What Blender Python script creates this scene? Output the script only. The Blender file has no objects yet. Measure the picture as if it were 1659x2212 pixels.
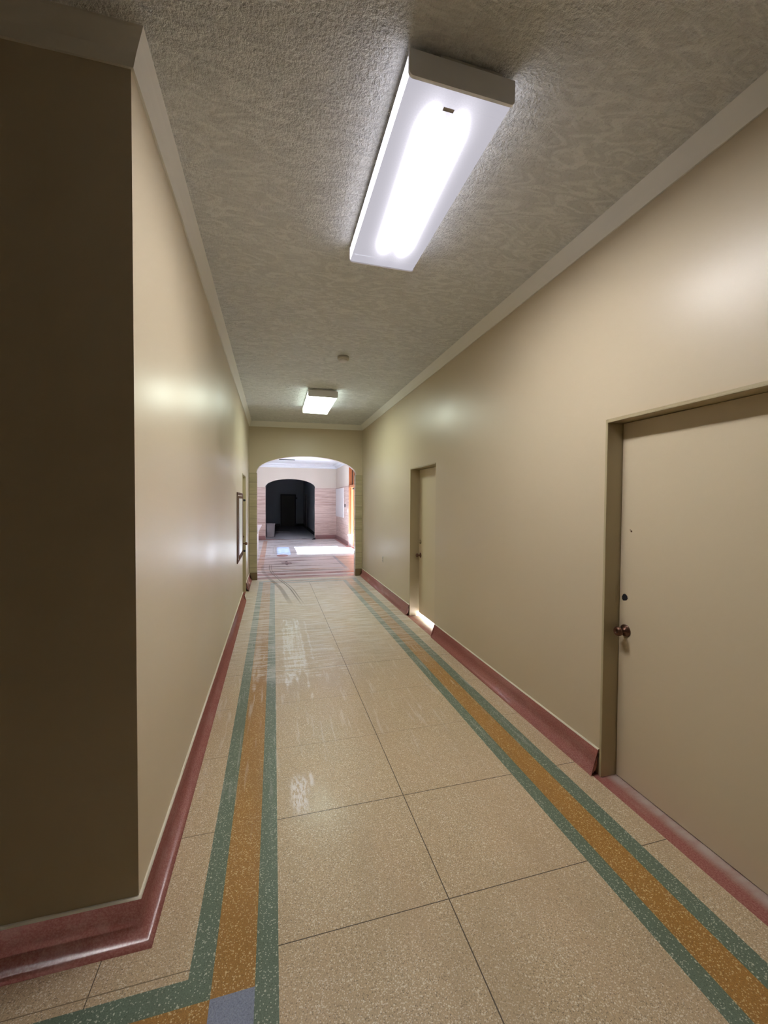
import bpy, bmesh, math
from mathutils import Vector, Matrix

scene = bpy.context.scene
COL = scene.collection

# ------------------------------------------------------------------ dimensions
XL, XR = -0.492, 1.905          # corridor walls
YC, YD = 1.674, 8.81            # near corner of left wall, arch wall
YI, Y2, Y2B = 8.955, 18.025, 18.18   # lobby side of arch wall, lobby end wall, its far side
Y3 = 27.284                     # end of the far corridor
XLOB0, XLOB1 = -4.2, 2.71       # lobby side walls
AX0, AX1 = -0.342, 1.757        # arch jambs
ZSP, ZAP = 2.24, 2.612          # arch springing and crown
ZLOB = 3.27
YB = -6.0                       # end of the space behind the camera
XW = -6.5                       # end of the side corridor
def zceil(x): return 3.300 + (x + 0.445) * 0.0152

# ------------------------------------------------------------------ materials
def lin(r, g, b):
    f = lambda c: ((c/255+0.055)/1.055)**2.4 if c/255 > 0.04045 else c/255/12.92
    return (f(r), f(g), f(b), 1)

class NT:
    """small helper around a node tree"""
    dim = '3D'
    def __init__(s, name):
        s.m = bpy.data.materials.new(name); s.m.use_nodes = True
        s.t = s.m.node_tree; s.t.nodes.clear()
        s.out = s.n('ShaderNodeOutputMaterial')
    def n(s, typ, **kw):
        nd = s.t.nodes.new(typ)
        for k, v in kw.items(): setattr(nd, k, v)
        return nd
    def set(s, nd, key, val):
        if val is None: return
        sock = nd.inputs[key]
        if isinstance(val, bpy.types.NodeSocket): s.t.links.new(val, sock)
        else: sock.default_value = val
    def math(s, op, a, b=0.0, c=None, clamp=False):
        nd = s.n('ShaderNodeMath', operation=op, use_clamp=clamp)
        s.set(nd, 0, a); s.set(nd, 1, b)
        if c is not None: s.set(nd, 2, c)
        return nd.outputs[0]
    def mix(s, fac, a, b, typ='MIX'):
        nd = s.n('ShaderNodeMixRGB', blend_type=typ)
        s.set(nd, 0, fac); s.set(nd, 1, a); s.set(nd, 2, b)
        return nd.outputs[0]
    def noise(s, vec, scale, detail=2, rough=0.5, dist=0.0):
        nd = s.n('ShaderNodeTexNoise', noise_dimensions=s.dim)
        s.set(nd, 'Vector', vec); nd.inputs['Scale'].default_value = scale
        nd.inputs['Detail'].default_value = detail; nd.inputs['Roughness'].default_value = rough
        nd.inputs['Distortion'].default_value = dist
        return nd.outputs[0]
    def pos(s):
        return s.n('ShaderNodeNewGeometry').outputs['Position']
    def obj(s):
        return s.n('ShaderNodeTexCoord').outputs['Object']
    def sep(s, v):
        nd = s.n('ShaderNodeSeparateXYZ'); s.set(nd, 0, v); return nd.outputs
    def mapping(s, v, scale=(1, 1, 1), loc=(0, 0, 0), rot=(0, 0, 0)):
        nd = s.n('ShaderNodeMapping'); s.set(nd, 0, v)
        nd.inputs['Scale'].default_value = scale; nd.inputs['Location'].default_value = loc
        nd.inputs['Rotation'].default_value = rot
        return nd.outputs[0]
    def ramp(s, v, a, b, lo=0.0, hi=1.0):
        nd = s.n('ShaderNodeMapRange', interpolation_type='SMOOTHSTEP')
        s.set(nd, 0, v); nd.inputs[1].default_value = a; nd.inputs[2].default_value = b
        nd.inputs[3].default_value = lo; nd.inputs[4].default_value = hi
        return nd.outputs[0]
    def bump(s, h, strength=0.3, dist=0.01):
        nd = s.n('ShaderNodeBump'); s.set(nd, 'Height', h)
        nd.inputs['Strength'].default_value = strength; nd.inputs['Distance'].default_value = dist
        return nd.outputs[0]
    def principled(s, color, rough=0.5, normal=None, metallic=0.0, spec=0.5, coat=0.0):
        p = s.n('ShaderNodeBsdfPrincipled')
        s.set(p, 'Base Color', color); s.set(p, 'Roughness', rough)
        p.inputs['Metallic'].default_value = metallic
        p.inputs['Specular IOR Level'].default_value = spec
        p.inputs['Coat Weight'].default_value = coat
        if normal is not None: s.set(p, 'Normal', normal)
        s.t.links.new(p.outputs[0], s.out.inputs[0])
        return p

def simple(name, col, rough=0.5, metallic=0.0, bump=0.0, bscale=60, spec=0.5, vary=0.0):
    k = NT(name); c = col; nrm = None
    if vary:
        f = k.noise(k.obj(), 6, 4, 0.6)
        c = k.mix(f, tuple(x*(1-vary) for x in col[:3])+(1,), tuple(min(1, x*(1+vary)) for x in col[:3])+(1,))
    if bump: nrm = k.bump(k.noise(k.obj(), bscale, 3, 0.6), bump, 0.004)
    k.principled(c, rough, nrm, metallic, spec)
    return k.m

def paint(name, col, rough=0.36, spec=0.5):
    k = NT(name); p = k.pos()
    big = k.noise(p, 0.9, 1, 0.5)
    c = k.mix(big, tuple(x*0.95 for x in col[:3])+(1,), tuple(min(1, x*1.05) for x in col[:3])+(1,))
    wav = k.noise(k.mapping(p, (1, 1, 0.35)), 5.0, 1, 0.5)
    h = wav
    k.principled(c, k.ramp(big, 0.3, 0.7, rough-0.03, rough+0.05), k.bump(h, 0.05, 0.01), spec=spec)
    return k.m

def dust_glare_mask(k):
    """white cleaning dust with its own shapes on the corridor floor, lobby glare painted in further on, and the tracks dragged in from the lobby"""
    p = k.pos(); x, y, z = k.sep(p)
    wob = k.noise(k.mapping(p, (9, 5, 1)), 1.0, 2, 0.7)
    x0_, y0_ = x, y
    xw = k.math('ADD', x, k.math('MULTIPLY', k.math('SUBTRACT', wob, 0.5), 0.05))
    yw = k.math('ADD', y, k.math('MULTIPLY', k.math('SUBTRACT', k.noise(k.mapping(p, (14, 3, 1)), 1.0, 1, 0.7), 0.5), 1.1))
    def box(x0, x1, y0, y1, s=0.02, sy=0.12):
        a = k.math('MULTIPLY', k.ramp(xw, x0-s, x0+s), k.ramp(xw, x1+s, x1-s))
        q = yw if y1-y0 > 0.6 else y
        b = k.math('MULTIPLY', k.ramp(q, y0-sy, y0+sy), k.ramp(q, y1+sy, y1-sy))
        return k.math('MULTIPLY', a, b)
    ex = k.noise(k.mapping(p, (3, 30, 1)), 1.0, 2, 0.6)      # streaks across the corridor
    ey = k.noise(k.mapping(p, (26, 2.2, 1)), 1.0, 2, 0.65)    # streaks along the corridor
    fine = k.noise(p, 55, 3, 0.7)
    br = k.ramp(fine, 0.22, 0.50)
    m = k.math('MULTIPLY', box(0.10, 0.33, 3.75, 5.7, 0.015), k.math('MULTIPLY', br, k.ramp(k.math('ADD', ex, k.math('MULTIPLY', ey, 0.6)), 0.62, 0.9, 0.25, 1.0)))
    for b, w in (((0.39, 0.415, 4.35, 5.7, 0.006), 0.8), ((0.40, 0.66, 4.42, 4.52, 0.03, 0.03), 0.75),
                 ((0.42, 0.70, 5.02, 5.09, 0.03, 0.03), 0.6), ((0.38, 0.74, 5.42, 5.5, 0.03, 0.03), 0.7),
                 ((0.42, 0.60, 3.95, 4.02, 0.03, 0.03), 0.5), ((-0.2, -0.13, 3.9, 6.5, 0.02), 0.55),
                 ((-0.062, 0.016, 3.8, 4.15, 0.004), 0.55), ((-0.062, 0.016, 4.5, 4.8, 0.004), 0.6), ((-0.062, 0.016, 5.0, 7.6, 0.004), 0.35)):
        m = k.math('MAXIMUM', m, k.math('MULTIPLY', box(*b), k.math('MULTIPLY', k.math('MULTIPLY', k.ramp(fine, 0.24, 0.46), k.ramp(ex, 0.36, 0.58, 0.35, 1.0)), w)))
    near = k.math('MULTIPLY', box(0.10, 0.185, 2.14, 2.42, 0.02, 0.06), k.ramp(k.noise(k.mapping(p, (75, 22, 1)), 1.0, 3, 0.7), 0.36, 0.60, 0.05, 0.9))
    near = k.math('MAXIMUM', near, k.math('MULTIPLY', box(0.205, 0.225, 2.33, 2.44, 0.008, 0.02), 0.8))
    m = k.math('MAXIMUM', m, near)
    sweep = k.math('MULTIPLY', k.ramp(y, 3.3, 5.6), k.ramp(ex, 0.42, 0.62, 0.14, 0.56))  # paler with distance: dust, with glare from the lobby painted in
    m = k.math('MAXIMUM', m, sweep)
    scuff = k.math('MULTIPLY', box(-0.2, 0.72, 3.85, 6.1, 0.03), k.math('MULTIPLY', k.ramp(ex, 0.47, 0.64), k.ramp(fine, 0.3, 0.6, 0.3, 1.0)))
    m = k.math('MAXIMUM', m, k.math('MULTIPLY', scuff, 0.6))
    m = k.math('MAXIMUM', m, k.math('MULTIPLY', k.ramp(ey, 0.58, 0.75), k.ramp(y, 1.6, 3.5, 0.0, 0.3)))
    # curved dark tracks
    fc = k.n('ShaderNodeFloatCurve')
    pts = [(6.2, .46), (7.05, .373), (7.83, .285), (8.83, .085), (9.95, -.09), (10.65, -.1), (11, -.08)]
    cv = fc.mapping.curves[0]
    norm = [((a-6)/5, b+0.5) for a, b in pts]
    cv.points[0].location = norm[0]; cv.points[1].location = norm[-1]
    for a in norm[1:-1]: cv.points.new(*a)
    fc.mapping.update()
    k.set(fc, 1, k.math('DIVIDE', k.math('SUBTRACT', y, 6.0), 5.0))
    cx = k.math('SUBTRACT', fc.outputs[0], 0.5)
    dx = k.math('SUBTRACT', x, cx)
    yy = k.math('MULTIPLY', k.ramp(y, 6.3, 7.4), k.ramp(y, 11.0, 10.6))
    def line(off, w, amt):
        d = k.math('ABSOLUTE', k.math('SUBTRACT', dx, off))
        return k.math('MULTIPLY', k.math('MULTIPLY', k.ramp(d, w, w*0.45), yy), amt)
    t = k.math('MAXIMUM', line(0, 0.016, 0.8), line(0.045, 0.013, 0.65))
    t = k.math('MAXIMUM', t, line(-0.16, 0.05, 0.5))
    m = k.math('MULTIPLY', m, k.math('SUBTRACT', 1.0, t))
    return m, t

def terrazzo(name, col, chip=(0.82, 0.76, 0.64, 1), dark=(0.10, 0.08, 0.06, 1), rough=0.36, dust=True, amount=0.15, mott=0.12):
    k = NT(name); p = k.pos(); k.dim = '2D'
    v = k.n('ShaderNodeTexVoronoi', voronoi_dimensions='2D'); k.set(v, 'Vector', p); v.inputs['Scale'].default_value = 210
    r = k.sep(v.outputs['Color'])[0]; d = v.outputs['Distance']
    v2 = k.n('ShaderNodeTexVoronoi', voronoi_dimensions='2D'); k.set(v2, 'Vector', p); v2.inputs['Scale'].default_value = 105
    r2 = k.sep(v2.outputs['Color'])[0]; d2 = v2.outputs['Distance']
    big = k.noise(p, 2.3, 2, 0.6)
    c = k.mix(big, tuple(x*(1-mott) for x in col[:3])+(1,), tuple(min(1, x*(1+mott)) for x in col[:3])+(1,))
    c = k.mix(k.ramp(k.noise(p, 210, 2, 0.75), 0.38, 0.62, 0, 0.62), c, tuple(x*0.56 for x in col[:3])+(1,))
    c = k.mix(k.math('MULTIPLY', k.math('GREATER_THAN', r, 1-amount*1.5), k.ramp(d, 0.55, 0.35, 0, 0.75)), c, chip)
    c = k.mix(k.math('MULTIPLY', k.math('GREATER_THAN', r2, 1-amount*0.25), k.ramp(d2, 0.42, 0.3, 0, 0.85)), c, chip)
    c = k.mix(k.math('MULTIPLY', k.math('LESS_THAN', r, amount*0.7), k.ramp(d, 0.5, 0.3, 0, 0.6)), c, dark)
    grime = k.noise(k.mapping(p, (3.2, 1.1, 1)), 1.0, 4, 0.65)
    c = k.mix(k.ramp(grime, 0.5, 0.7, 0, 0.30), c, tuple(x*0.66 for x in col[:3])+(1,))
    c = k.mix(k.ramp(k.noise(k.mapping(p, (1.9, 0.8, 1), (3.1, 7.7, 0)), 1.0, 2, 0.6), 0.42, 0.62, 0, 0.13), c, (col[0]*0.98, col[1]*0.88, col[2]*0.92, 1))
    ro = k.ramp(big, 0.3, 0.7, rough-0.05, rough+0.08)
    if dust:
        m, t = dust_glare_mask(k)
        c = k.mix(m, c, (0.90, 0.88, 0.88, 1))
        c = k.mix(t, c, (0.13, 0.10, 0.06, 1))
        ro = k.math('ADD', ro, k.math('MULTIPLY', m, 0.25))
    k.principled(c, ro, None, spec=0.5)
    return k.m

def travertine(name, a, b, course=0.33, rough=0.4, joint=(0.25, 0.2, 0.15, 1), axis='y'):
    k = NT(name); p = k.pos(); x, y, z = k.sep(p)
    n1 = k.noise(k.mapping(p, (0.9, 0.9, 11)), 1.6, 6, 0.62, 0.6)
    n2 = k.noise(k.mapping(p, (1.2, 1.2, 40)), 2.0, 4, 0.6)
    c = k.mix(k.ramp(n1, 0.34, 0.64), a, b)
    c = k.mix(k.ramp(n2, 0.55, 0.72, 0, 0.45), c, tuple(v*0.72 for v in a[:3])+(1,))
    row = k.math('DIVIDE', z, course); fr = k.math('FRACT', row)
    rid = k.math('FLOOR', row)
    wn = k.n('ShaderNodeTexWhiteNoise', noise_dimensions='1D'); k.set(wn, 'W', rid)
    c = k.mix(k.ramp(wn.outputs[0], 0, 1, 0.0, 0.35), c, b)
    edge = k.math('MINIMUM', fr, k.math('SUBTRACT', 1.0, fr))
    c = k.mix(k.ramp(edge, 0.032, 0.018, 0, 0.7), c, joint)
    k.principled(c, rough, k.bump(n2, 0.08, 0.004))
    return k.m

def glass_mat(name, tint=(1, 1, 1, 1)):
    k = NT(name)
    tr = k.n('ShaderNodeBsdfTransparent'); tr.inputs[0].default_value = tint
    gl = k.n('ShaderNodeBsdfGlossy'); gl.inputs['Roughness'].default_value = 0.02
    fr = k.n('ShaderNodeValue'); fr.outputs[0].default_value = 0.07
    mx = k.n('ShaderNodeMixShader')
    k.t.links.new(fr.outputs[0], mx.inputs[0]); k.t.links.new(tr.outputs[0], mx.inputs[1]); k.t.links.new(gl.outputs[0], mx.inputs[2])
    k.t.links.new(mx.outputs[0], k.out.inputs[0])
    return k.m

def lens_mat(name, col, base, hot, tubes, sig, skew, shift, side, ylen, tip, hotcol):
    """acrylic wrap lens lit by two tubes lying behind it"""
    k = NT(name); o = k.obj(); x, y, z = k.sep(o)
    xx = k.math('SUBTRACT', k.math('SUBTRACT', x, shift), k.math('MULTIPLY', y, skew))
    s = None
    dy = k.math('MAXIMUM', k.math('SUBTRACT', k.math('ABSOLUTE', k.math('ADD', y, 0.03)), ylen), 0.0)
    dy = k.math('MULTIPLY', dy, tip)
    for t in (-tubes, tubes):
        dx = k.math('SUBTRACT', xx, t)
        d2 = k.math('ADD', k.math('MULTIPLY', dx, dx), k.math('MULTIPLY', dy, dy))
        for sg, am in ((sig, hot), (sig*2.6, 0.9)):
            e = k.math('MULTIPLY', k.math('POWER', 2.718, k.math('MULTIPLY', d2, -1.0/(sg*sg))), am)
            s = e if s is None else k.math('ADD', s, e)
    st = s
    # prism pattern pressed into the sheet
    pr = k.noise(k.mapping(o, (160, 160, 1)), 1.0, 1, 0.5)
    st = k.math('ADD', k.math('MULTIPLY', st, k.ramp(pr, 0.2, 0.8, 0.9, 1.1)), base)
    sm = k.math('GREATER_THAN', k.math('ABSOLUTE', x), 0.2115)
    st = k.math('ADD', k.math('MULTIPLY', st, k.math('SUBTRACT', 1.0, sm)), k.math('MULTIPLY', sm, side))
    em = k.n('ShaderNodeEmission'); k.set(em, 0, k.mix(k.ramp(st, 1.5, 6.0), col, hotcol)); k.set(em, 1, st)
    gl = k.n('ShaderNodeBsdfGlossy'); gl.inputs['Roughness'].default_value = 0.15; gl.inputs[0].default_value = (0.05, 0.05, 0.05, 1)
    ad = k.n('ShaderNodeAddShader')
    k.t.links.new(em.outputs[0], ad.inputs[0]); k.t.links.new(gl.outputs[0], ad.inputs[1])
    k.t.links.new(ad.outputs[0], k.out.inputs[0])
    return k.m

def stucco(name, col):
    k = NT(name); p = k.pos(); x, y, z = k.sep(p)
    k.dim = '2D'; f1 = k.noise(p, 62, 3, 0.65, 0.0)
    sw = k.noise(k.mapping(p, (1.0, 2.6, 1)), 5.5, 3, 0.6, 1.8)
    far = k.ramp(y, 2.6, 4.2)
    h = k.math('ADD', k.math('MULTIPLY', f1, k.ramp(y, 2.6, 4.4, 1.0, 0.45)), k.math('MULTIPLY', sw, k.ramp(y, 2.7, 4.0, 0.12, 2.0)))
    c = k.mix(k.ramp(sw, 0.35, 0.7), tuple(v*0.89 for v in col[:3])+(1,), tuple(min(1, v*1.07) for v in col[:3])+(1,))
    c = k.mix(k.ramp(f1, 0.42, 0.30, 0, 0.35), c, tuple(v*0.6 for v in col[:3])+(1,))
    k.principled(c, 0.75, k.bump(h, 0.8, 0.022), spec=0.2)
    return k.m

M = {}
M['wall'] = paint('cream_paint', (0.60, 0.51, 0.37, 1), 0.37)
M['door'] = paint('door_paint', (0.65, 0.555, 0.395, 1), 0.42)
M['frame'] = paint('frame_paint', (0.44, 0.37, 0.23, 1), 0.38)
M['archpaint'] = M['wall']
M['cove'] = simple('cove_paint', (0.80, 0.78, 0.72, 1), 0.55)
M['ceil'] = stucco('stucco', (0.77, 0.785, 0.775, 1))
M['ceil_lobby'] = simple('lobby_ceiling_paint', (0.80, 0.79, 0.82, 1), 0.6)
M['lobby_paint'] = paint('lobby_paint', (0.68, 0.58, 0.49, 1), 0.5)
M['beige'] = terrazzo('beige_terrazzo', (0.62, 0.475, 0.300, 1))
M['green'] = terrazzo('green_terrazzo', (0.155, 0.215, 0.158, 1), chip=(0.60, 0.62, 0.52, 1), dark=(0.05, 0.07, 0.05, 1), amount=0.09)
M['orange'] = terrazzo('ochre_terrazzo', (0.44, 0.225, 0.052, 1), chip=(0.75, 0.60, 0.34, 1), dark=(0.2, 0.09, 0.02, 1), amount=0.13)
M['blue'] = terrazzo('blue_terrazzo', (0.27, 0.31, 0.43, 1), chip=(0.3, 0.34, 0.42, 1), dark=(0.12, 0.13, 0.2, 1), amount=0.08)
M['joint'] = simple('joint_strip', (0.09, 0.065, 0.04, 1), 0.5)
M['jointf'] = simple('joint_fine', (0.22, 0.165, 0.10, 1), 0.5)
M['whiteline'] = simple('white_paint_edge', (0.75, 0.70, 0.58, 1), 0.5)

def red_mat():
    k = NT('red_terrazzo_base'); p = k.pos(); x, y, z = k.sep(p)
    n = k.noise(p, 140, 3, 0.7); big = k.noise(k.mapping(p, (6, 2, 6)), 1.0, 4, 0.65)
    c = k.mix(k.ramp(n, 0.35, 0.7), (0.31, 0.105, 0.09, 1), (0.43, 0.185, 0.165, 1))
    c = k.mix(k.ramp(big, 0.5, 0.75, 0, 0.4), c, (0.50, 0.32, 0.29, 1))
    # plaster dust along the door sill
    d = k.math('MULTIPLY', k.ramp(x, 1.915, 1.985), k.ramp(k.noise(k.mapping(p, (4, 9, 4)), 1.0, 3, 0.6), 0.3, 0.6, 0.45, 0.95))
    d = k.math('MULTIPLY', d, k.math('GREATER_THAN', x, 1.8))
    c = k.mix(d, c, (0.50, 0.42, 0.38, 1))
    k.principled(c, 0.24, k.bump(n, 0.03, 0.004))
    return k.m
M['red'] = red_mat()
M['brownstone'] = simple('brown_stone_base', (0.20, 0.14, 0.07, 1), 0.4, vary=0.2)
M['trav'] = travertine('travertine_pilaster', (0.39, 0.33, 0.205, 1), (0.52, 0.45, 0.30, 1), 0.255)
M['pink'] = travertine('pink_travertine', (0.50, 0.32, 0.265, 1), (0.70, 0.53, 0.465, 1), 0.37, 0.35, (0.40, 0.26, 0.22, 1))
M['pinkdark'] = simple('dark_pink_stone', (0.34, 0.18, 0.17, 1), 0.35, vary=0.2)
M['trav_reveal'] = travertine('travertine_reveal', (0.60, 0.48, 0.42, 1), (0.76, 0.66, 0.60, 1), 0.255)
M['metal_white'] = simple('white_enamel', (0.62, 0.62, 0.62, 1), 0.4)
M['cap'] = simple('cap_enamel', (0.88, 0.90, 0.97, 1), 0.45)
M['bronze'] = simple('bronze', (0.16, 0.085, 0.06, 1), 0.3, metallic=0.85)
M['brass'] = simple('worn_brass', (0.36, 0.30, 0.20, 1), 0.3, metallic=0.8)
M['black'] = simple('black_hole', (0.006, 0.006, 0.012, 1), 0.8)
M['darkwood'] = simple('dark_wood', (0.13, 0.065, 0.045, 1), 0.75, vary=0.2, spec=0.1)
M['darkmetal'] = simple('dark_metal', (0.045, 0.045, 0.05, 1), 0.7, spec=0.2)
M['white'] = simple('white_board', (0.74, 0.72, 0.72, 1), 0.35)
M['offwhite'] = simple('offwhite_plastic', (0.55, 0.52, 0.44, 1), 0.45)
M['greyplastic'] = simple('grey_plastic', (0.42, 0.38, 0.38, 1), 0.5, bump=0.1)
M['cloth'] = simple('canvas_sheet', (0.52, 0.51, 0.53, 1), 0.8, bump=0.3, bscale=20)
M['darkwall'] = paint('grey_blue_paint', (0.52, 0.52, 0.56, 1), 0.5)
M['darkfloor'] = simple('dusty_floor', (0.45, 0.43, 0.45, 1), 0.5, vary=0.25)
M['darkdoor'] = simple('dark_brown_door', (0.14, 0.115, 0.10, 1), 0.45)
M['blackbase'] = simple('black_base', (0.02, 0.02, 0.025, 1), 0.4)
M['wood'] = None
def wood_mat():
    k = NT('orange_oak'); p = k.pos()
    g = k.noise(k.mapping(p, (30, 30, 1.6)), 1.0, 4, 0.6, 0.4)
    c = k.mix(g, (0.40, 0.12, 0.04, 1), (0.52, 0.19, 0.075, 1))
    k.principled(c, 0.35, None)
    return k.m
M['wood'] = wood_mat()
M['glass'] = glass_mat('clear_glass', (0.95, 0.97, 0.98, 1))
M['blueglass'] = glass_mat('blue_glass', (0.016, 0.030, 0.052, 1))  # tint added so sun through the transom throws a blue patch
M['counter'] = simple('pale_stone_counter', (0.72, 0.62, 0.62, 1), 0.35, vary=0.06)
M['pavement'] = simple('pavement', (0.45, 0.44, 0.43, 1), 0.8, vary=0.1)
M['lens1'] = lens_mat('lens_cool', (0.92, 0.89, 1.0, 1), 0.50, 168.0, 0.060, 0.0235, 0.045, 0.004, 2.6, 0.35, 0.42, (0.98, 0.955, 0.95, 1))
M['lens2'] = lens_mat('lens_green', (0.86, 1.0, 0.86, 1), 11.0, 12.0, 0.08, 0.085, 0.0, 0.0, 4.0, 0.50, 1.0, (0.88, 1.0, 0.84, 1))

def lobby_floor_mat(name, a, b, rough=0.22):
    k = NT(name); p = k.pos(); x, y, z = k.sep(p); k.dim = '2D'
    s = k.noise(k.mapping(p, (0.45, 5.5, 1)), 1.0, 5, 0.65)
    g = k.noise(p, 90, 2, 0.6)
    c = k.mix(k.ramp(s, 0.36, 0.64), a, b)
    c = k.mix(k.ramp(g, 0.4, 0.7, 0, 0.25), c, tuple(v*0.8 for v in a[:3])+(1,))
    m, t = dust_glare_mask(k)
    c = k.mix(t, c, (0.20, 0.13, 0.11, 1))
    k.principled(c, k.ramp(s, 0.3, 0.7, rough, rough+0.2), None)
    return k.m
M['lf_main'] = lobby_floor_mat('lobby_terrazzo', (0.54, 0.42, 0.385, 1), (0.74, 0.64, 0.62, 1))
M['lf_red'] = lobby_floor_mat('lobby_red_band', (0.36, 0.15, 0.13, 1), (0.50, 0.27, 0.24, 1))
M['lf_tan'] = lobby_floor_mat('lobby_tan_band', (0.52, 0.31, 0.21, 1), (0.62, 0.42, 0.32, 1))
M['lf_grey'] = lobby_floor_mat('lobby_grey_band', (0.26, 0.22, 0.22, 1), (0.38, 0.33, 0.33, 1))
M['lf_pale'] = lobby_floor_mat('lobby_pale_field', (0.64, 0.59, 0.58, 1), (0.76, 0.72, 0.72, 1))
M['lf_motif'] = lobby_floor_mat('lobby_motif', (0.17, 0.10, 0.10, 1), (0.30, 0.17, 0.16, 1))

# ------------------------------------------------------------------ mesh helpers
def finish(name, bm, mats, parent=None, smooth=False, loc=None):
    bmesh.ops.recalc_face_normals(bm, faces=bm.faces[:])
    me = bpy.data.meshes.new(name); bm.to_mesh(me); bm.free()
    if not isinstance(mats, (list, tuple)): mats = [mats]
    for m in mats: me.materials.append(m)
    if smooth:
        for p in me.polygons: p.use_smooth = True
    o = bpy.data.objects.new(name, me); COL.objects.link(o)
    if loc is not None: o.location = loc
    if parent is not None: o.parent = parent
    return o

def box(bm, x0, x1, y0, y1, z0, z1, mi=0, bevel=0.0, seg=2):
    vs = [bm.verts.new(c) for c in ((x0, y0, z0), (x1, y0, z0), (x1, y1, z0), (x0, y1, z0), (x0, y0, z1), (x1, y0, z1), (x1, y1, z1), (x0, y1, z1))]
    fs = [bm.faces.new([vs[i] for i in q]) for q in ((0, 3, 2, 1), (4, 5, 6, 7), (0, 1, 5, 4), (1, 2, 6, 5), (2, 3, 7, 6), (3, 0, 4, 7))]
    for f in fs: f.material_index = mi
    if bevel > 0:
        es = list({e for f in fs for e in f.edges})
        bmesh.ops.bevel(bm, geom=es, offset=bevel, segments=seg, affect='EDGES', profile=0.5)
    return fs

def boxobj(name, dims, m, parent=None, bevel=0.0, loc=None):
    bm = bmesh.new(); box(bm, *dims, bevel=bevel)
    return finish(name, bm, m, parent, loc=loc)

def lathe(bm, prof, n=32, axis='z', origin=(0, 0, 0), mi=0):
    """prof: list of (r, h)"""
    rings = []
    for r, h in prof:
        ring = []
        for i in range(n):
            a = 2*math.pi*i/n
            u, v = r*math.cos(a), r*math.sin(a)
            c = {'z': (u, v, h), 'x': (h, u, v), 'y': (u, h, v)}[axis]
            ring.append(bm.verts.new((c[0]+origin[0], c[1]+origin[1], c[2]+origin[2])))
        rings.append(ring)
    for a, b in zip(rings, rings[1:]):
        for i in range(n):
            f = bm.faces.new((a[i], a[(i+1) % n], b[(i+1) % n], b[i])); f.material_index = mi; f.smooth = True
    for ring in (rings[0], rings[-1]):
        f = bm.faces.new(ring); f.material_index = mi

def sweep(bm, path, prof, side=1, mi=0, mis=None, closed_ends=True):
    """sweep a profile [(offset, z)] along a plan path, mitred; side=1 offsets to the left of travel"""
    n = len(path); P = [Vector(p) for p in path]
    nrm = []
    for i in range(n):
        ds = []
        if i > 0: ds.append((P[i]-P[i-1]).normalized())
        if i < n-1: ds.append((P[i+1]-P[i]).normalized())
        ns = [Vector((-d.y, d.x))*side for d in ds]
        if len(ns) == 1: nrm.append(ns[0])
        else:
            b = (ns[0]+ns[1]); nrm.append(b/(1+ns[0].dot(ns[1])))
    rows = []
    for i in range(n):
        rows.append([bm.verts.new((P[i].x+nrm[i].x*o, P[i].y+nrm[i].y*o, z)) for o, z in prof])
    for a, b in zip(rows, rows[1:]):
        for j in range(len(prof)-1):
            f = bm.faces.new((a[j], a[j+1], b[j+1], b[j])); f.material_index = mis[j] if mis else mi
    if closed_ends:
        for r in (rows[0], rows[-1]): bm.faces.new(r).material_index = mi

def quad(bm, pts, mi=0):
    f = bm.faces.new([bm.verts.new(p) for p in pts]); f.material_index = mi; return f

def tag(o, label, cat, group=None, kind=None):
    o['label'] = label; o['category'] = cat
    if group: o['group'] = group
    if kind: o['kind'] = kind
    return o

def empty(name, loc, label, cat, kind=None, group=None):
    o = bpy.data.objects.new(name, None); COL.objects.link(o); o.location = loc
    o.empty_display_size = 0.05
    return tag(o, label, cat, group, kind)

def struct(name, bm, m, label, cat, smooth=False):
    return tag(finish(name, bm, m, smooth=smooth), label, cat, kind='structure')

def child(name, bm, m, root, parent=None, smooth=False, label=None):
    """a part modelled in world coordinates and hung under root"""
    bmesh.ops.translate(bm, verts=bm.verts[:], vec=-Vector(root.location))
    o = finish(name, bm, m, parent or root, smooth=smooth)
    if label: o['label'] = label
    return o

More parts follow.
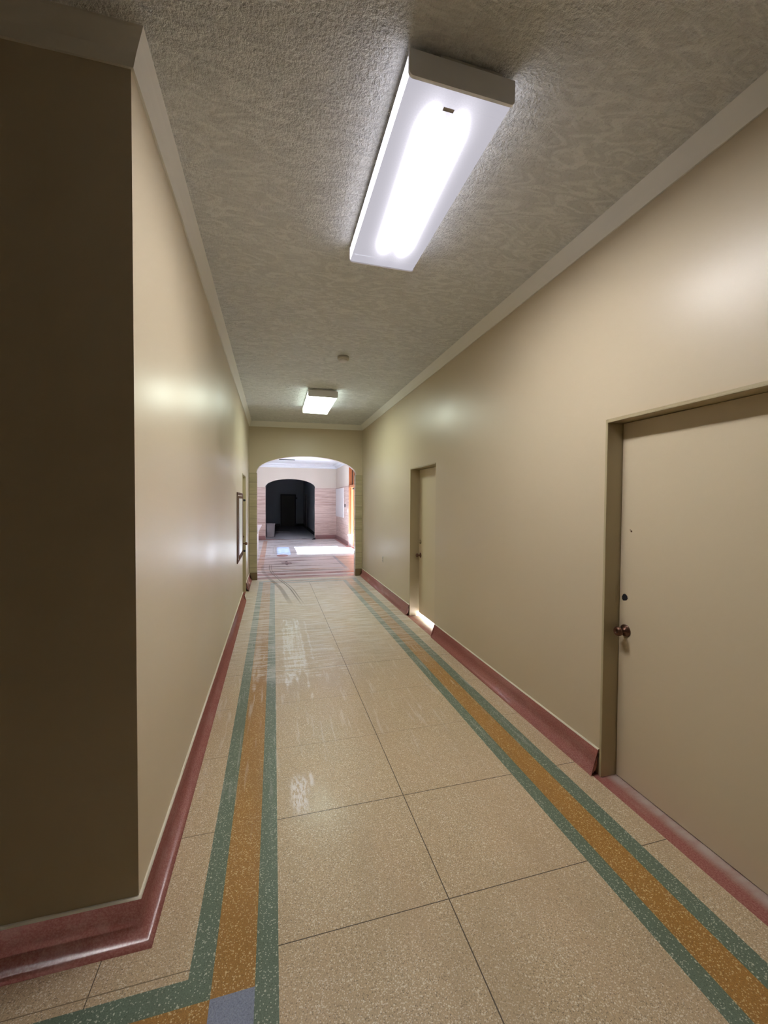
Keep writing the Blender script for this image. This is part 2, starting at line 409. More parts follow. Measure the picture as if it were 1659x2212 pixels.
# ------------------------------------------------------------------ corridor floor
def build_floor():
    G1, G2, G3, G4 = -0.285, -0.205, -0.0625, 0.016
    H1, H2, H3, H4 = 1.395, 1.473, 1.620, 1.711
    js = [1.505-0.615*k for k in range(1, 8)] + [1.505, 2.118, 2.735, 3.36, 3.997, 4.613, 5.229, 5.845, 6.46, 7.08, 7.70]
    strong = {1.505: 1.4, 2.118: 1.6, 3.997: 1.6, 5.229: 1.4}
    E0, E1, E2, E3 = 8.31, 8.39, 8.52, 8.60
    xs = {XW, -0.5975, -0.5945, XL-0.1, -1.21, -1.207, -1.82, -1.817, G1, G2, G3, G4, 0.7, 0.7045, H1, H2, H3, H4, 1.862, 2.17}
    ys = {YB, 1.475, 1.396, 1.253, 1.173, E0, E1, E2, E3, 8.70, 8.72, 8.81}
    for j in js:
        w = 0.0013*strong.get(j, 1.0); ys |= {j-w, j+w}
    xs = sorted(xs); ys = sorted(ys)
    mats = ['beige', 'green', 'orange', 'blue', 'joint', 'jointf', 'red', 'whiteline']
    idx = {n: i for i, n in enumerate(mats)}
    def cls(x, y):
        if x > 1.862: return 'red'
        if y > 8.70 and y < 8.72: return 'whiteline'
        if y > E0 and G1 < x < H4:            # band turning across in front of the arch
            if y < E1: return 'green' if G3 < x < H2 else ('orange' if (G2 < x < G3 or H2 < x < H3) else 'green')
            if y < E2: return 'orange' if G2 < x < H3 else 'green'
            if y < E3: return 'green'
            return 'beige'
        if y < 1.475 and x < G2:              # band of the side corridor
            if x < G1 or y < 1.475:
                if y > 1.396: return 'green'
                if y > 1.253: return 'orange'
                if y > 1.173: return 'green'
                if x < G1: return 'joint' if False else 'beige'
        if G1 < x < G2 and y > 1.475: return 'green'
        if G2 < x < G3: 
            if 1.253 < y < 1.396: return 'blue'
            if y > 1.396: return 'orange'
            if y > 1.173: return 'green' if False else 'orange'
            return 'orange'
        if G1 < x < G2: return 'green'
        if G3 < x < G4: return 'green'
        if H1 < x < H2 or H3 < x < H4: return 'green'
        if H2 < x < H3: return 'orange'
        if 0.7 < x < 0.7045: return 'joint'
        if y > 1.475 or x > G4:
            for j in js:
                if abs(y-j) < 0.0013*strong.get(j, 1.0): return 'joint' if j in strong and x > G4 else 'jointf'
        if y > 1.475 or y < 1.173:
            for q in (-0.596, -1.2085, -1.8185):
                if abs(x-q) < 0.0016: return 'joint'
        return 'beige'
    bm = bmesh.new()
    V = {}
    def vv(i, j):
        if (i, j) not in V: V[i, j] = bm.verts.new((xs[i], ys[j], 0))
        return V[i, j]
    for i in range(len(xs)-1):
        for j in range(len(ys)-1):
            f = bm.faces.new((vv(i, j), vv(i+1, j), vv(i+1, j+1), vv(i, j+1)))
            f.material_index = idx[cls((xs[i]+xs[i+1])/2, (ys[j]+ys[j+1])/2)]
    # depth to the slab
    box(bm, XW, 2.17, YB, 8.81, -0.25, -0.02, 0)
    struct('floor', bm, [M[n] for n in mats], 'speckled beige corridor floor with green and ochre border bands', 'floor')
build_floor()

def build_lobby_floor():
    xs = sorted({XLOB0, -1.2, -0.9, -0.55, -0.40, -0.25, 1.62, 1.70, 1.78, 2.36, 2.46, 2.56, 2.60, XLOB1+0.35})
    ys = sorted({8.81, 9.02, 9.24, 9.50, 9.75, 9.90, 10.0, 10.1, 11.95, 12.1, 12.2, 16.6, 16.9, 17.2, 17.35, 17.7, Y2, Y2B})
    mats = ['lf_main', 'lf_red', 'lf_tan', 'lf_grey', 'lf_pale', 'lf_motif', 'pinkdark']
    I = {n: i for i, n in enumerate(mats)}
    def cls(x, y):
        if y < 9.02: return 'lf_red'
        if y < 9.24: return 'lf_main'
        if x > 2.56 or y > 17.7: return 'lf_red'
        if y < 9.50: return 'lf_red'
        if x > 2.46 or y > 17.35: return 'lf_pale'
        if 1.78 < x < 2.36 and y < 12.1: return 'lf_tan'
        if 1.70 < x < 1.78 and y > 9.9 and y < 12.2: return 'lf_grey'
        if 9.9 < y < 10.0 and x > -0.4: return 'lf_tan'
        if 12.1 < y < 12.2 and x < 1.78: return 'lf_grey'
        if -0.40 < x < -0.25 and y > 9.9: return 'lf_tan'
        if y > 12.2: return 'lf_pale'
        return 'lf_main'
    bm = bmesh.new()
    for i in range(len(xs)-1):
        for j in range(len(ys)-1):
            quad(bm, [(xs[i], ys[j], 0), (xs[i+1], ys[j], 0), (xs[i+1], ys[j+1], 0), (xs[i], ys[j+1], 0)], I[cls((xs[i]+xs[i+1])/2, (ys[j]+ys[j+1])/2)])
    # inlaid compass shape in the middle of the lobby floor
    n = 16; cx, cy = 0.33, 11.0
    ring = []
    for i in range(n):
        a = 2*math.pi*i/n; r = (0.36 if i % 4 == 0 else 0.2 if i % 2 == 0 else 0.13)
        ring.append(bm.verts.new((cx+r*math.cos(a), cy+r*1.15*math.sin(a), 0.0015)))
    f = bm.faces.new(ring); f.material_index = I['lf_motif']
    n = 14; ring = []
    for i in range(n):
        a = 2*math.pi*i/n
        ring.append(bm.verts.new((0.25+0.17*math.cos(a), 12.55+0.3*math.sin(a), 0.0015)))
    f = bm.faces.new(ring); f.material_index = I['lf_red']
    box(bm, XLOB0, XLOB1+0.35, 8.81, Y2B, -0.25, -0.02, 0)
    struct('floor.001', bm, [M[n] for n in mats], 'pinkish lobby floor with inlaid bands beyond the first archway', 'floor')
    bm = bmesh.new(); box(bm, XL-0.3, XR+0.3, Y2B, Y3+0.1, -0.25, 0.0)
    struct('floor.002', bm, M['darkfloor'], 'dusty grey floor of the dark corridor behind the second archway', 'floor')
build_lobby_floor()

# ------------------------------------------------------------------ ceilings
bm = bmesh.new()
def cslab(x0, x1, y0, y1):
    a = [(x0, y0, zceil(x0)), (x1, y0, zceil(x1)), (x1, y1, zceil(x1)), (x0, y1, zceil(x0))]
    quad(bm, a)
    quad(bm, [(p[0], p[1], 3.62) for p in a])
    for i in range(4):
        p, q = a[i], a[(i+1) % 4]
        quad(bm, [p, q, (q[0], q[1], 3.62), (p[0], p[1], 3.62)])
cslab(XW-0.1, XR+0.3, YB-0.2, YD+0.2)
struct('ceiling', bm, M['ceil'], 'rough stuccoed grey ceiling of the near corridor', 'ceiling')
bm = bmesh.new(); box(bm, XLOB0-0.3, XLOB1+0.35, YD+0.2, Y2B-0.1, ZLOB, 3.62)
struct('ceiling.001', bm, M['ceil_lobby'], 'smooth white ceiling of the bright lobby', 'ceiling')
bm = bmesh.new(); box(bm, XL-0.3, XR+0.3, Y2B-0.1, Y3+0.3, 3.2, 3.62)
struct('ceiling.002', bm, M['darkwall'], 'dark ceiling of the unlit corridor behind the second archway', 'ceiling')

# ------------------------------------------------------------------ corridor walls
D1 = (1.00, 1.955, 2.125)       # near right door opening: y0, y1, head
D2 = (4.585, 5.505, 2.117)      # far right door opening
D3 = (6.98, 7.68, 2.085)        # left door opening
def wall_x(name, xa, xb, y0, y1, ztop, openings, m, label):
    bm = bmesh.new(); y = y0
    for a, b, h in sorted(openings):
        box(bm, xa, xb, y, a, -0.02, ztop)
        box(bm, xa, xb, a, b, h, ztop)
        y = b
    box(bm, xa, xb, y, y1, -0.02, ztop)
    bmesh.ops.remove_doubles(bm, verts=bm.verts[:], dist=1e-5)
    return struct(name, bm, m, label, 'wall')
wall_x('wall_right', XR, XR+0.26, YB-0.2, YD+0.45, 3.5, [D1, D2], M['wall'], 'long cream painted wall with two flush doors along the right of the corridor')
wall_x('wall_left', XL-0.26, XL, YC, YD+0.45, 3.5, [D3], M['wall'], 'cream painted corridor wall on the left carrying the framed notice board')
bm = bmesh.new(); box(bm, XW, XL-0.26, YC, YC+0.26, -0.02, 3.5)
box(bm, XL-0.2601, XL-0.0, YC-0.0008, YC+0.0, -0.02, 3.5)
struct('wall_front', bm, M['wall'], 'dark shadowed cream wall turning away at the near left corner', 'wall')
bm = bmesh.new(); box(bm, XW-0.2, XR+0.26, YB-0.2, YB, -0.02, 3.5)
struct('wall_back', bm, M['wall'], 'cream wall closing the hall behind the viewer', 'wall')
bm = bmesh.new(); box(bm, XW-0.2, XW, YB-0.2, YC+0.26, -0.02, 3.5)
struct('wall_far_left', bm, M['wall'], 'cream wall at the far end of the side corridor', 'wall')

def arch_wall(name, ya, yb, x0, x1, ztop, mats, label, zsplit=None):
    """mats: front face paint, reveal, back face paint (one mesh; reveal material under the springing differs)"""
    bm = bmesh.new(); N = 40
    cx, hw = (AX0+AX1)/2, (AX1-AX0)/2+0.008
    arc = [(cx-hw*math.cos(math.pi*i/N), ZSP+(ZAP-ZSP)*math.sin(math.pi*i/N)) for i in range(N+1)]
    for y, mi in ((ya, 0), (yb, 2)):
        quad(bm, [(x0, y, -0.02), (arc[0][0], y, -0.02), (arc[0][0], y, ZSP), (x0, y, ZSP)], mi)
        quad(bm, [(x1, y, -0.02), (arc[-1][0], y, -0.02), (arc[-1][0], y, ZSP), (x1, y, ZSP)], mi)
        quad(bm, [(x0, y, ZSP), (arc[0][0], y, ZSP), (arc[0][0], y, ztop), (x0, y, ztop)], mi)
        quad(bm, [(x1, y, ZSP), (arc[-1][0], y, ZSP), (arc[-1][0], y, ztop), (x1, y, ztop)], mi)
        for p, q in zip(arc, arc[1:]):
            quad(bm, [(p[0], y, p[1]), (q[0], y, q[1]), (q[0], y, ztop), (p[0], y, ztop)], mi)
    for p, q in zip(arc, arc[1:]):
        quad(bm, [(p[0], ya, p[1]), (q[0], ya, q[1]), (q[0], yb, q[1]), (p[0], yb, p[1])], 1)
    for x in (arc[0][0], arc[-1][0]):
        quad(bm, [(x, ya, -0.02), (x, yb, -0.02), (x, yb, ZSP), (x, ya, ZSP)], 1)
    for x in (x0, x1):
        quad(bm, [(x, ya, -0.02), (x, yb, -0.02), (x, yb, ztop), (x, ya, ztop)], 0)
    quad(bm, [(x0, ya, ztop), (x1, ya, ztop), (x1, yb, ztop), (x0, yb, ztop)], 0)
    bmesh.ops.remove_doubles(bm, verts=bm.verts[:], dist=1e-5)
    return struct(name, bm, mats, label, 'wall')
arch_wall('wall_middle', YD, YI, XLOB0-0.3, XLOB1+0.35, 3.5, [M['wall'], M['lobby_paint'], M['lobby_paint']], 'olive cream wall with a broad flattened archway at the end of the corridor')
arch_wall('wall_far', Y2, Y2B, XLOB0-0.3, XLOB1+0.35, 3.5, [M['lobby_paint'], M['lobby_paint'], M['darkwall']], 'pale lobby wall with the second archway into the dark')

# stone facing of the first archway: two jambs wrapped through the opening
def jamb(name, xa, xb, m, y0, y1, label, over=0.012, top=2.235, inner=1):
    bm = bmesh.new()
    box(bm, xa, xb, y0-over, y1+over, 0.0, top, 0, 0.004, 1)
    return struct(name, bm, m, label, 'trim')
jamb('trim_1', XL+0.002, AX0+0.006, M['trav'], YD, YD+0.02, 'narrow stone strip at the left jamb of the first archway')
jamb('trim_2', AX1-0.006, XR-0.002, M['trav'], YD, YD+0.02, 'narrow stone strip at the right jamb of the first archway')
for nm, xa, xb, s in (('trim_3', AX0-0.008, AX0+0.0055, 'left'), ('trim_4', AX1-0.0055, AX1+0.008, 'right')):
    bm = bmesh.new(); box(bm, xa, xb, YD+0.033, YI+0.012, 0.0, 2.235)
    struct(nm, bm, M['trav_reveal'], 'pale stone lining inside the %s jamb of the first archway' % s, 'trim')
# base blocks of the archway
for nm, xa, xb, s in (('baseboard_arch_left', XL+0.003, AX0+0.012, 'left'), ('baseboard_arch_right', AX1-0.012, XR-0.003, 'right')):
    bm = bmesh.new(); box(bm, xa, xb, YD-0.045, YD-0.012, 0.0, 0.158, 0, 0.006, 1)
    struct(nm, bm, M['brownstone'], 'brown stone base block under the %s jamb of the archway' % s, 'baseboard')

# ------------------------------------------------------------------ coves and baseboards
bm = bmesh.new()
def cz(o): return o
prof = [(0.0, 3.192), (0.010, 3.192), (0.014, 3.203), (0.024, 3.232), (0.040, 3.268), (0.052, 3.292), (0.058, 3.308), (0.058, 3.335), (0.0, 3.335)]
sweep(bm, [(XW, YC), (XL, YC), (XL, YD), (XR, YD), (XR, YB)], prof, side=-1)
for v in bm.verts: v.co.z += (v.co.x+0.445)*0.0152
struct('trim_5', bm, M['cove'], 'white painted cove moulding running round the corridor ceiling', 'trim')

BP = [(0.0, 0.160), (0.006, 0.160), (0.011, 0.153), (0.012, 0.09), (0.016, 0.06), (0.026, 0.036), (0.042, 0.020), (0.055, 0.012), (0.057, 0.0)]
BM = [1, 1, 0, 0, 0, 0, 0, 0]
def base(name, path, side, label):
    bm = bmesh.new(); sweep(bm, path, BP, side=side, mis=BM)
    o = struct(name, bm, [M['red'], M['whiteline']], label, 'baseboard')
    for p in o.data.polygons: p.use_smooth = abs(p.normal.z) < 0.995 and len(p.vertices) == 4
    return o
base('baseboard_left', [(XW, YC), (XL, YC), (XL, D3[0]-0.02)], -1, 'red coved base rounding the near left corner and running along the left wall')
base('baseboard_left.001', [(XL, D3[1]+0.03), (XL, YD-0.045)], -1, 'short piece of red coved base between the left door and the arch')
base('baseboard_right', [(XR, YD-0.045), (XR, D2[1]+0.02)], -1, 'red coved base on the right wall between the arch and the ajar door')
base('baseboard_right.001', [(XR, D2[0]-0.022), (XR, D1[1]+0.022)], -1, 'red coved base on the right wall between the two doors')
base('baseboard_right.002', [(XR, D1[0]-0.022), (XR, YB)], -1, 'red coved base on the right wall behind the viewer')

# ------------------------------------------------------------------ doors
def knob_prof(s=1.0):
    return [(0.0005, 0.0), (0.033, 0.0), (0.034, 0.004), (0.028, 0.010), (0.013, 0.013), (0.011, 0.030), (0.013, 0.034), (0.024, 0.040), (0.028, 0.050), (0.027, 0.060), (0.020, 0.068), (0.012, 0.069), (0.011, 0.066), (0.0005, 0.066)]
def knob(root, name, x, y, z, sgn, m, prof=None):
    p = prof or knob_prof()
    bm = bmesh.new(); lathe(bm, [(r, sgn*h) for r, h in p], 24, 'x', (x, y, z))
    return child(name, bm, m, root, smooth=False)
def rosette(root, parent, x, y, z, sgn, m):
    bm = bmesh.new(); lathe(bm, [(0.0005, 0), (0.036, 0), (0.036, sgn*0.004), (0.030, sgn*0.008), (0.0005, sgn*0.009)], 24, 'x', (x, y, z))
    return child('rose', bm, m, root, parent)
BOLT = [(0.0005, 0.0), (0.028, 0.0), (0.027, 0.012), (0.022, 0.016), (0.010, 0.017), (0.010, 0.024), (0.0005, 0.024)]

# near right door
r = empty('door_1', (XR+0.1, (D1[0]+D1[1])/2, 0), 'nearest flush cream door on the right wall, with bronze knob and dark lock hole', 'door', 'structure')
bm = bmesh.new(); box(bm, XR+0.10, XR+0.145, D1[0]+0.001, D1[1]-0.0035, 0.004, D1[2]-0.003, 0, 0.002, 1)
leaf = child('door_leaf', bm, M['door'], r)
bm = bmesh.new()
sweepp = [(-0.001, 0)]
def door_frame(bm, d, xface, depth, casing=0.018, proud=0.007, near=True):
    y0, y1, h = d
    # jamb and head lining, slightly inside the opening
    t = 0.003
    box(bm, xface-proud, xface+depth, y1-0.001, y1+casing, 0.004, h+casing, 0, 0.002, 1)
    if near: box(bm, xface-proud, xface+depth, y0-casing, y0+0.001, 0.004, h+casing, 0, 0.002, 1)
    else: box(bm, xface+0.01, xface+depth, y0-0.01, y0+0.001, 0.004, h)
    box(bm, xface-proud, xface+depth, y0, y1, h-0.001, h+casing, 0, 0.002, 1)
    # bead round the edge of the opening
    b = 0.009
    box(bm, xface-proud-0.005, xface-proud+0.004, y1-0.004, y1+b-0.002, 0.004, h+b, 0, 0.002, 1)
    if near: box(bm, xface-proud-0.005, xface-proud+0.004, y0-b, y0+0.002, 0.004, h+b, 0, 0.002, 1)
    box(bm, xface-proud-0.005, xface-proud+0.004, y0, y1, h-0.004, h+b-0.002, 0, 0.002, 1)
door_frame(bm, D1, XR, 0.25)
box(bm, XR+0.146, XR+0.18, D1[1]-0.02, D1[1], 0.0, D1[2]); box(bm, XR+0.146, XR+0.18, D1[0], D1[0]+0.02, 0.0, D1[2]); box(bm, XR+0.146, XR+0.18, D1[0], D1[1], D1[2]-0.02, D1[2]); box(bm, XR+0.146, XR+0.18, D1[0], D1[1], -0.01, 0.012)  # stops added behind the leaf to block daylight at its edges
child('door_frame', bm, M['frame'], r)
kn = knob(r, 'knob', XR+0.10, 1.905, 0.898, -1, M['bronze'])
rosette(r, kn, XR+0.10, 1.905, 0.898, -1, M['bronze'])
bm = bmesh.new()
ring = [(0.000, -0.018), (0.013, -0.020), (0.020, -0.012), (0.021, 0.002), (0.014, 0.016), (0.004, 0.022), (-0.007, 0.020), (-0.016, 0.012), (-0.020, -0.002), (-0.012, -0.014)]
fr = [bm.verts.new((XR+0.0995, 1.913+a, 1.092+b)) for a, b in ring]; bk = [bm.verts.new((XR+0.099, 1.913+a*0.9, 1.092+b*0.9)) for a, b in ring]
bm.faces.new(bk); 
for i in range(len(ring)): bm.faces.new((fr[i], fr[(i+1) % 10], bk[(i+1) % 10], bk[i]))
child('lock_hole', bm, M['black'], r, leaf, label='dark empty lock hole')
bm = bmesh.new()
lathe(bm, [(0.0005, -0.0005), (0.0055, -0.0005), (0.0055, -0.0015), (0.0005, -0.0015)], 12, 'x', (XR+0.10, 1.878, 1.487))
lathe(bm, [(0.0005, -0.0005), (0.003, -0.0005), (0.003, -0.0015), (0.0005, -0.0015)], 12, 'x', (XR+0.10, 1.886, 1.495))
child('screw_hole', bm, M['darkwood'], r, leaf, label='small dark screw holes')
bm = bmesh.new(); box(bm, XR+0.075, XR+0.099, D1[1]-0.0022, D1[1]-0.0008, 1.06, 1.16)
child('strike_plate', bm, M['frame'], r)

# far right door, slightly sprung open at its lower latch corner
r = empty('door_2', (XR+0.13, (D2[0]+D2[1])/2, 0), 'flush cream door further along the right wall with daylight showing under it', 'door', 'structure')
bm = bmesh.new()
x0, x1 = XR+0.13, XR+0.172
n = 24; a0 = None; zt = D2[2]-0.006
for i in range(n+1):
    z = 0.05+(zt-0.05)*i/n
    g = 0.006+0.022*max(0.0, 1-z/0.62)**1.3
    row = [bm.verts.new(c) for c in ((x0, D2[0]+0.003, z), (x0, D2[1]-g, z), (x1, D2[1]-g, z), (x1, D2[0]+0.003, z))]
    if a0:
        for j in range(4): bm.faces.new((a0[j], a0[(j+1) % 4], row[(j+1) % 4], row[j]))
    else: bm.faces.new(row)
    a0 = row
bm.faces.new(a0)
leaf2 = child('door_leaf', bm, M['door'], r)
bm = bmesh.new(); door_frame(bm, D2, XR, 0.25, 0.014, 0.004, False)
box(bm, XR+0.176, XR+0.20, D2[1]-0.03, D2[1], 0.50, D2[2]); box(bm, XR+0.176, XR+0.20, D2[0], D2[0]+0.03, 0.0, D2[2]); box(bm, XR+0.176, XR+0.20, D2[0], D2[1], D2[2]-0.03, D2[2])  # added stops, hidden by the leaf, cut daylight through the upper gaps
child('door_frame', bm, M['frame'], r)  # darker paint here also stands in for shade on the jamb
kn = knob(r, 'knob', XR+0.13, D2[1]-0.07, 0.885, -1, M['bronze']); rosette(r, kn, XR+0.13, D2[1]-0.07, 0.885, -1, M['bronze'])
knob(r, 'deadbolt', XR+0.13, D2[1]-0.07, 1.075, -1, M['brass'], BOLT)

# left door
r = empty('door_3', (XL-0.06, (D3[0]+D3[1])/2, 0), 'narrow cream door on the left wall just before the archway', 'door', 'structure')
bm = bmesh.new(); box(bm, XL-0.095, XL-0.055, D3[0]+0.003, D3[1]-0.006, 0.008, D3[2]-0.005, 0, 0.002, 1)
child('door_leaf', bm, M['door'], r)
bm = bmesh.new()
y0, y1, h = D3
box(bm, XL-0.24, XL+0.006, y1-0.001, y1+0.016, 0.004, h+0.016, 0, 0.002, 1)
box(bm, XL-0.24, XL+0.006, y0-0.016, y0+0.001, 0.004, h+0.016, 0, 0.002, 1)
box(bm, XL-0.24, XL+0.006, y0, y1, h-0.001, h+0.016, 0, 0.002, 1)
child('door_frame', bm, M['frame'], r)
kn = knob(r, 'knob', XL-0.055, D3[1]-0.07, 0.885, 1, M['bronze'], [(a, b*1.35) for a, b in knob_prof()]); rosette(r, kn, XL-0.055, D3[1]-0.07, 0.885, 1, M['bronze'])
knob(r, 'deadbolt', XL-0.055, D3[1]-0.07, 1.01, 1, M['bronze'], [(a, b*1.6) for a, b in BOLT])
bm = bmesh.new(); box(bm, XL-0.26, XL+0.004, D3[0], D3[1], -0.02, 0.006)
child('threshold', bm, M['red'], r, label='red threshold')
# dark closet space behind it
bm = bmesh.new(); box(bm, XL-0.30, XL-0.262, D3[0]-0.1, D3[1]+0.1, -0.02, 2.3)
struct('wall_closet', bm, M['wall'], 'back of the closet behind the left door', 'wall')

# ------------------------------------------------------------------ ceiling lights
def lens_mesh(bm, L, hw, h, r):
    """wrap lens: U section, open to the ceiling side; origin at the middle of the top plane"""
    sec = [(-hw, 0.0), (-hw, -h+r)]
    for i in range(1, 7):
        a = math.pi/2*i/6; sec.append((-hw+r-r*math.cos(a), -h+r-r*math.sin(a)))
    sec += [(-x, z) for x, z in reversed(sec)]
    N = 12; rows = []
    for k in range(N+1):
        y = -L/2+L*k/N
        rows.append([bm.verts.new((x, y, z)) for x, z in sec])
    for a, b in zip(rows, rows[1:]):
        for j in range(len(sec)-1):
            f = bm.faces.new((a[j], a[j+1], b[j+1], b[j])); f.smooth = True
    bm.faces.new(rows[0]); bm.faces.new(rows[-1])

def ceiling_light(loc, L, hw, lens_m, label, canopy=0.0, far_cap=True, channel_off=0.0):
    r = empty('ceiling_light', loc, label, 'ceiling light', group='fluorescent wrap fixtures')
    top = zceil(loc[0])-loc[2]
    bm = bmesh.new(); box(bm, -0.15+channel_off, 0.17, -L/2-0.004, L/2, 0.0, top-0.002-abs(0.17*0.0152), 0, 0.004, 1)
    box(bm, -hw+0.0015, hw-0.0015, -L/2-0.004, L/2+0.004, -0.004, 0.004)
    finish('housing', bm, M['metal_white'], r)
    bm = bmesh.new(); lens_mesh(bm, L, hw, 0.085, 0.014)
    finish('lens', bm, lens_m, r)
    for s in ((-1, 1) if far_cap else (-1,)):
        bm = bmesh.new()
        y = s*(L/2+0.007); th = 0.006 if s < 0 else 0.003
        sec = [(-hw-0.004, 0.004), (-hw-0.004, -0.072)]
        for i in range(1, 7):
            a = math.pi/2*i/6; sec.append((-hw-0.004+0.018-0.018*math.cos(a), -0.072-0.018*math.sin(a)))
        sec += [(-x, z) for x, z in reversed(sec)]
        A = [bm.verts.new((x, y-th, z)) for x, z in sec]; B = [bm.verts.new((x, y+th, z)) for x, z in sec]
        bm.faces.new(A); bm.faces.new(B)
        for i in range(len(sec)): bm.faces.new((A[i], A[(i+1) % len(sec)], B[(i+1) % len(sec)], B[i]))
        cap = finish('end_cap', bm, M['cap'] if s < 0 else M['white'], r)
    return r
l1 = ceiling_light((0.690, 2.020, 3.285), 1.17, 0.213, M['lens1'], 'large lit ceiling light nearest the viewer, two tubes glowing through its lens', channel_off=0.06)
bm = bmesh.new(); box(bm, -0.045, 0.0, -0.515, -0.500, -0.0862, -0.0852, 0)
ms = finish('sticker', bm, M['greyplastic'], l1); ms['label'] = 'small grey tab on the lens'
l2 = ceiling_light((0.708, 6.640, 3.285), 1.17, 0.215, M['lens2'], 'smaller looking lit ceiling light further on, just before the archway')

# smoke detector
r = empty('smoke_detector', (0.776, 4.66, zceil(0.776)), 'small round smoke detector on the ceiling between the two lights', 'smoke detector')
bm = bmesh.new(); lathe(bm, [(0.0005, 0), (0.066, 0), (0.066, -0.030), (0.060, -0.036), (0.0005, -0.037)], 32)
b = finish('base', bm, M['offwhite'], r)
bm = bmesh.new(); lathe(bm, [(0.0005, -0.037), (0.046, -0.037), (0.044, -0.052), (0.034, -0.060), (0.0005, -0.061)], 32)
finish('cover', bm, M['white'], r)

# ------------------------------------------------------------------ notice board on the left wall
r = empty('notice_board', (XL, 6.4, 0.78), 'dark framed notice board with white panel hanging on the left wall', 'notice board')
def ring_frame(bm, xa, xb, y0, y1, z0, z1, w):
    box(bm, xa, xb, y0, y0+w, z0, z1, 0, 0.002, 1); box(bm, xa, xb, y1-w, y1, z0, z1, 0, 0.002, 1)
    box(bm, xa, xb, y0+w, y1-w, z0, z0+w, 0, 0.002, 1); box(bm, xa, xb, y0+w, y1-w, z1-w, z1, 0, 0.002, 1)
bm = bmesh.new(); ring_frame(bm, XL+0.001, XL+0.012, 5.89, 6.93, 0.775, 1.77, 0.035); child('outer_frame', bm, M['darkwood'], r)
bm = bmesh.new(); box(bm, XL+0.001, XL+0.004, 5.92, 6.90, 0.80, 1.745); child('backing', bm, M['door'], r)
bm = bmesh.new(); ring_frame(bm, XL+0.004, XL+0.014, 6.10, 6.86, 0.82, 1.72, 0.035); inner = child('inner_frame', bm, M['darkwood'], r)
bm = bmesh.new(); box(bm, XL+0.004, XL+0.009, 6.135, 6.825, 0.855, 1.685); child('panel', bm, M['white'], r)
for z in (1.66, 0.845):
    bm = bmesh.new(); lathe(bm, [(0.0005, 0.0), (0.016, 0.0), (0.018, 0.02), (0.012, 0.034), (0.0005, 0.036)], 16, 'x', (XL+0.021, 6.84, z))
    child('clip', bm, M['darkmetal'], r)

# socket on the right wall
r = empty('wall_outlet', (XR, 7.025, 0.609), 'small brownish outlet plate low on the right wall near the arch', 'outlet')
bm = bmesh.new(); box(bm, -0.007, -0.0005, -0.036, 0.036, -0.055, 0.055, 0, 0.003, 2); pl = finish('cover_plate', bm, M['offwhite'], r)
for z in (0.021, -0.021):
    bm = bmesh.new(); box(bm, -0.0095, -0.0065, -0.016, 0.016, z-0.015, z+0.015, 0, 0.002, 1); finish('socket', bm, M['brass'], r)

# ------------------------------------------------------------------ lobby
OP0, OP1, OPZ = 12.66, 14.88, 2.97       # entrance opening in the lobby's right wall
bm = bmesh.new()
xa, xb = XLOB1, XLOB1+0.3
box(bm, xa, xb, YI, OP0, -0.02, 3.5); box(bm, xa, xb, OP1, Y2, -0.02, 3.5); box(bm, xa, xb, OP0, OP1, OPZ, 3.5)
struct('wall_entrance', bm, M['lobby_paint'], 'pale lobby wall holding the orange timber entrance', 'wall')
# unseen lobby left side, tall windows added to light the lobby
WINS = [(10.2, 12.2), (13.0, 15.0), (15.6, 17.4)]
bm = bmesh.new(); y = YI
for a, b in WINS:
    box(bm, XLOB0-0.3, XLOB0, y, a, -0.02, 3.5); box(bm, XLOB0-0.3, XLOB0, a, b, -0.02, 0.9); box(bm, XLOB0-0.3, XLOB0, a, b, 3.0, 3.5); y = b
box(bm, XLOB0-0.3, XLOB0, y, Y2, -0.02, 3.5)
struct('wall_window_side', bm, M['lobby_paint'], 'pale lobby wall on the side opposite the entrance', 'wall')
for i, (a, b) in enumerate(WINS):
    w = empty('window_%d' % (i+2), (XLOB0-0.15, (a+b)/2, 0.9), 'added unseen white framed lobby window, number %s from the first archway' % ['one', 'two', 'three'][i], 'window', 'structure')
    bm = bmesh.new()
    for p, q in ((a, a+0.06), (b-0.06, b), ((a+b)/2-0.03, (a+b)/2+0.03)): box(bm, XLOB0-0.18, XLOB0-0.12, p, q, 0.9, 3.0)
    for p, q in ((0.9, 0.96), (2.94, 3.0), (2.1, 2.15)): box(bm, XLOB0-0.175, XLOB0-0.125, a, b, p, q)
    child('window_frame', bm, M['white'], w)
    bm = bmesh.new(); quad(bm, [(XLOB0-0.15, a, 0.9), (XLOB0-0.15, b, 0.9), (XLOB0-0.15, b, 3.0), (XLOB0-0.15, a, 3.0)])
    child('pane', bm, M['glass'], w)

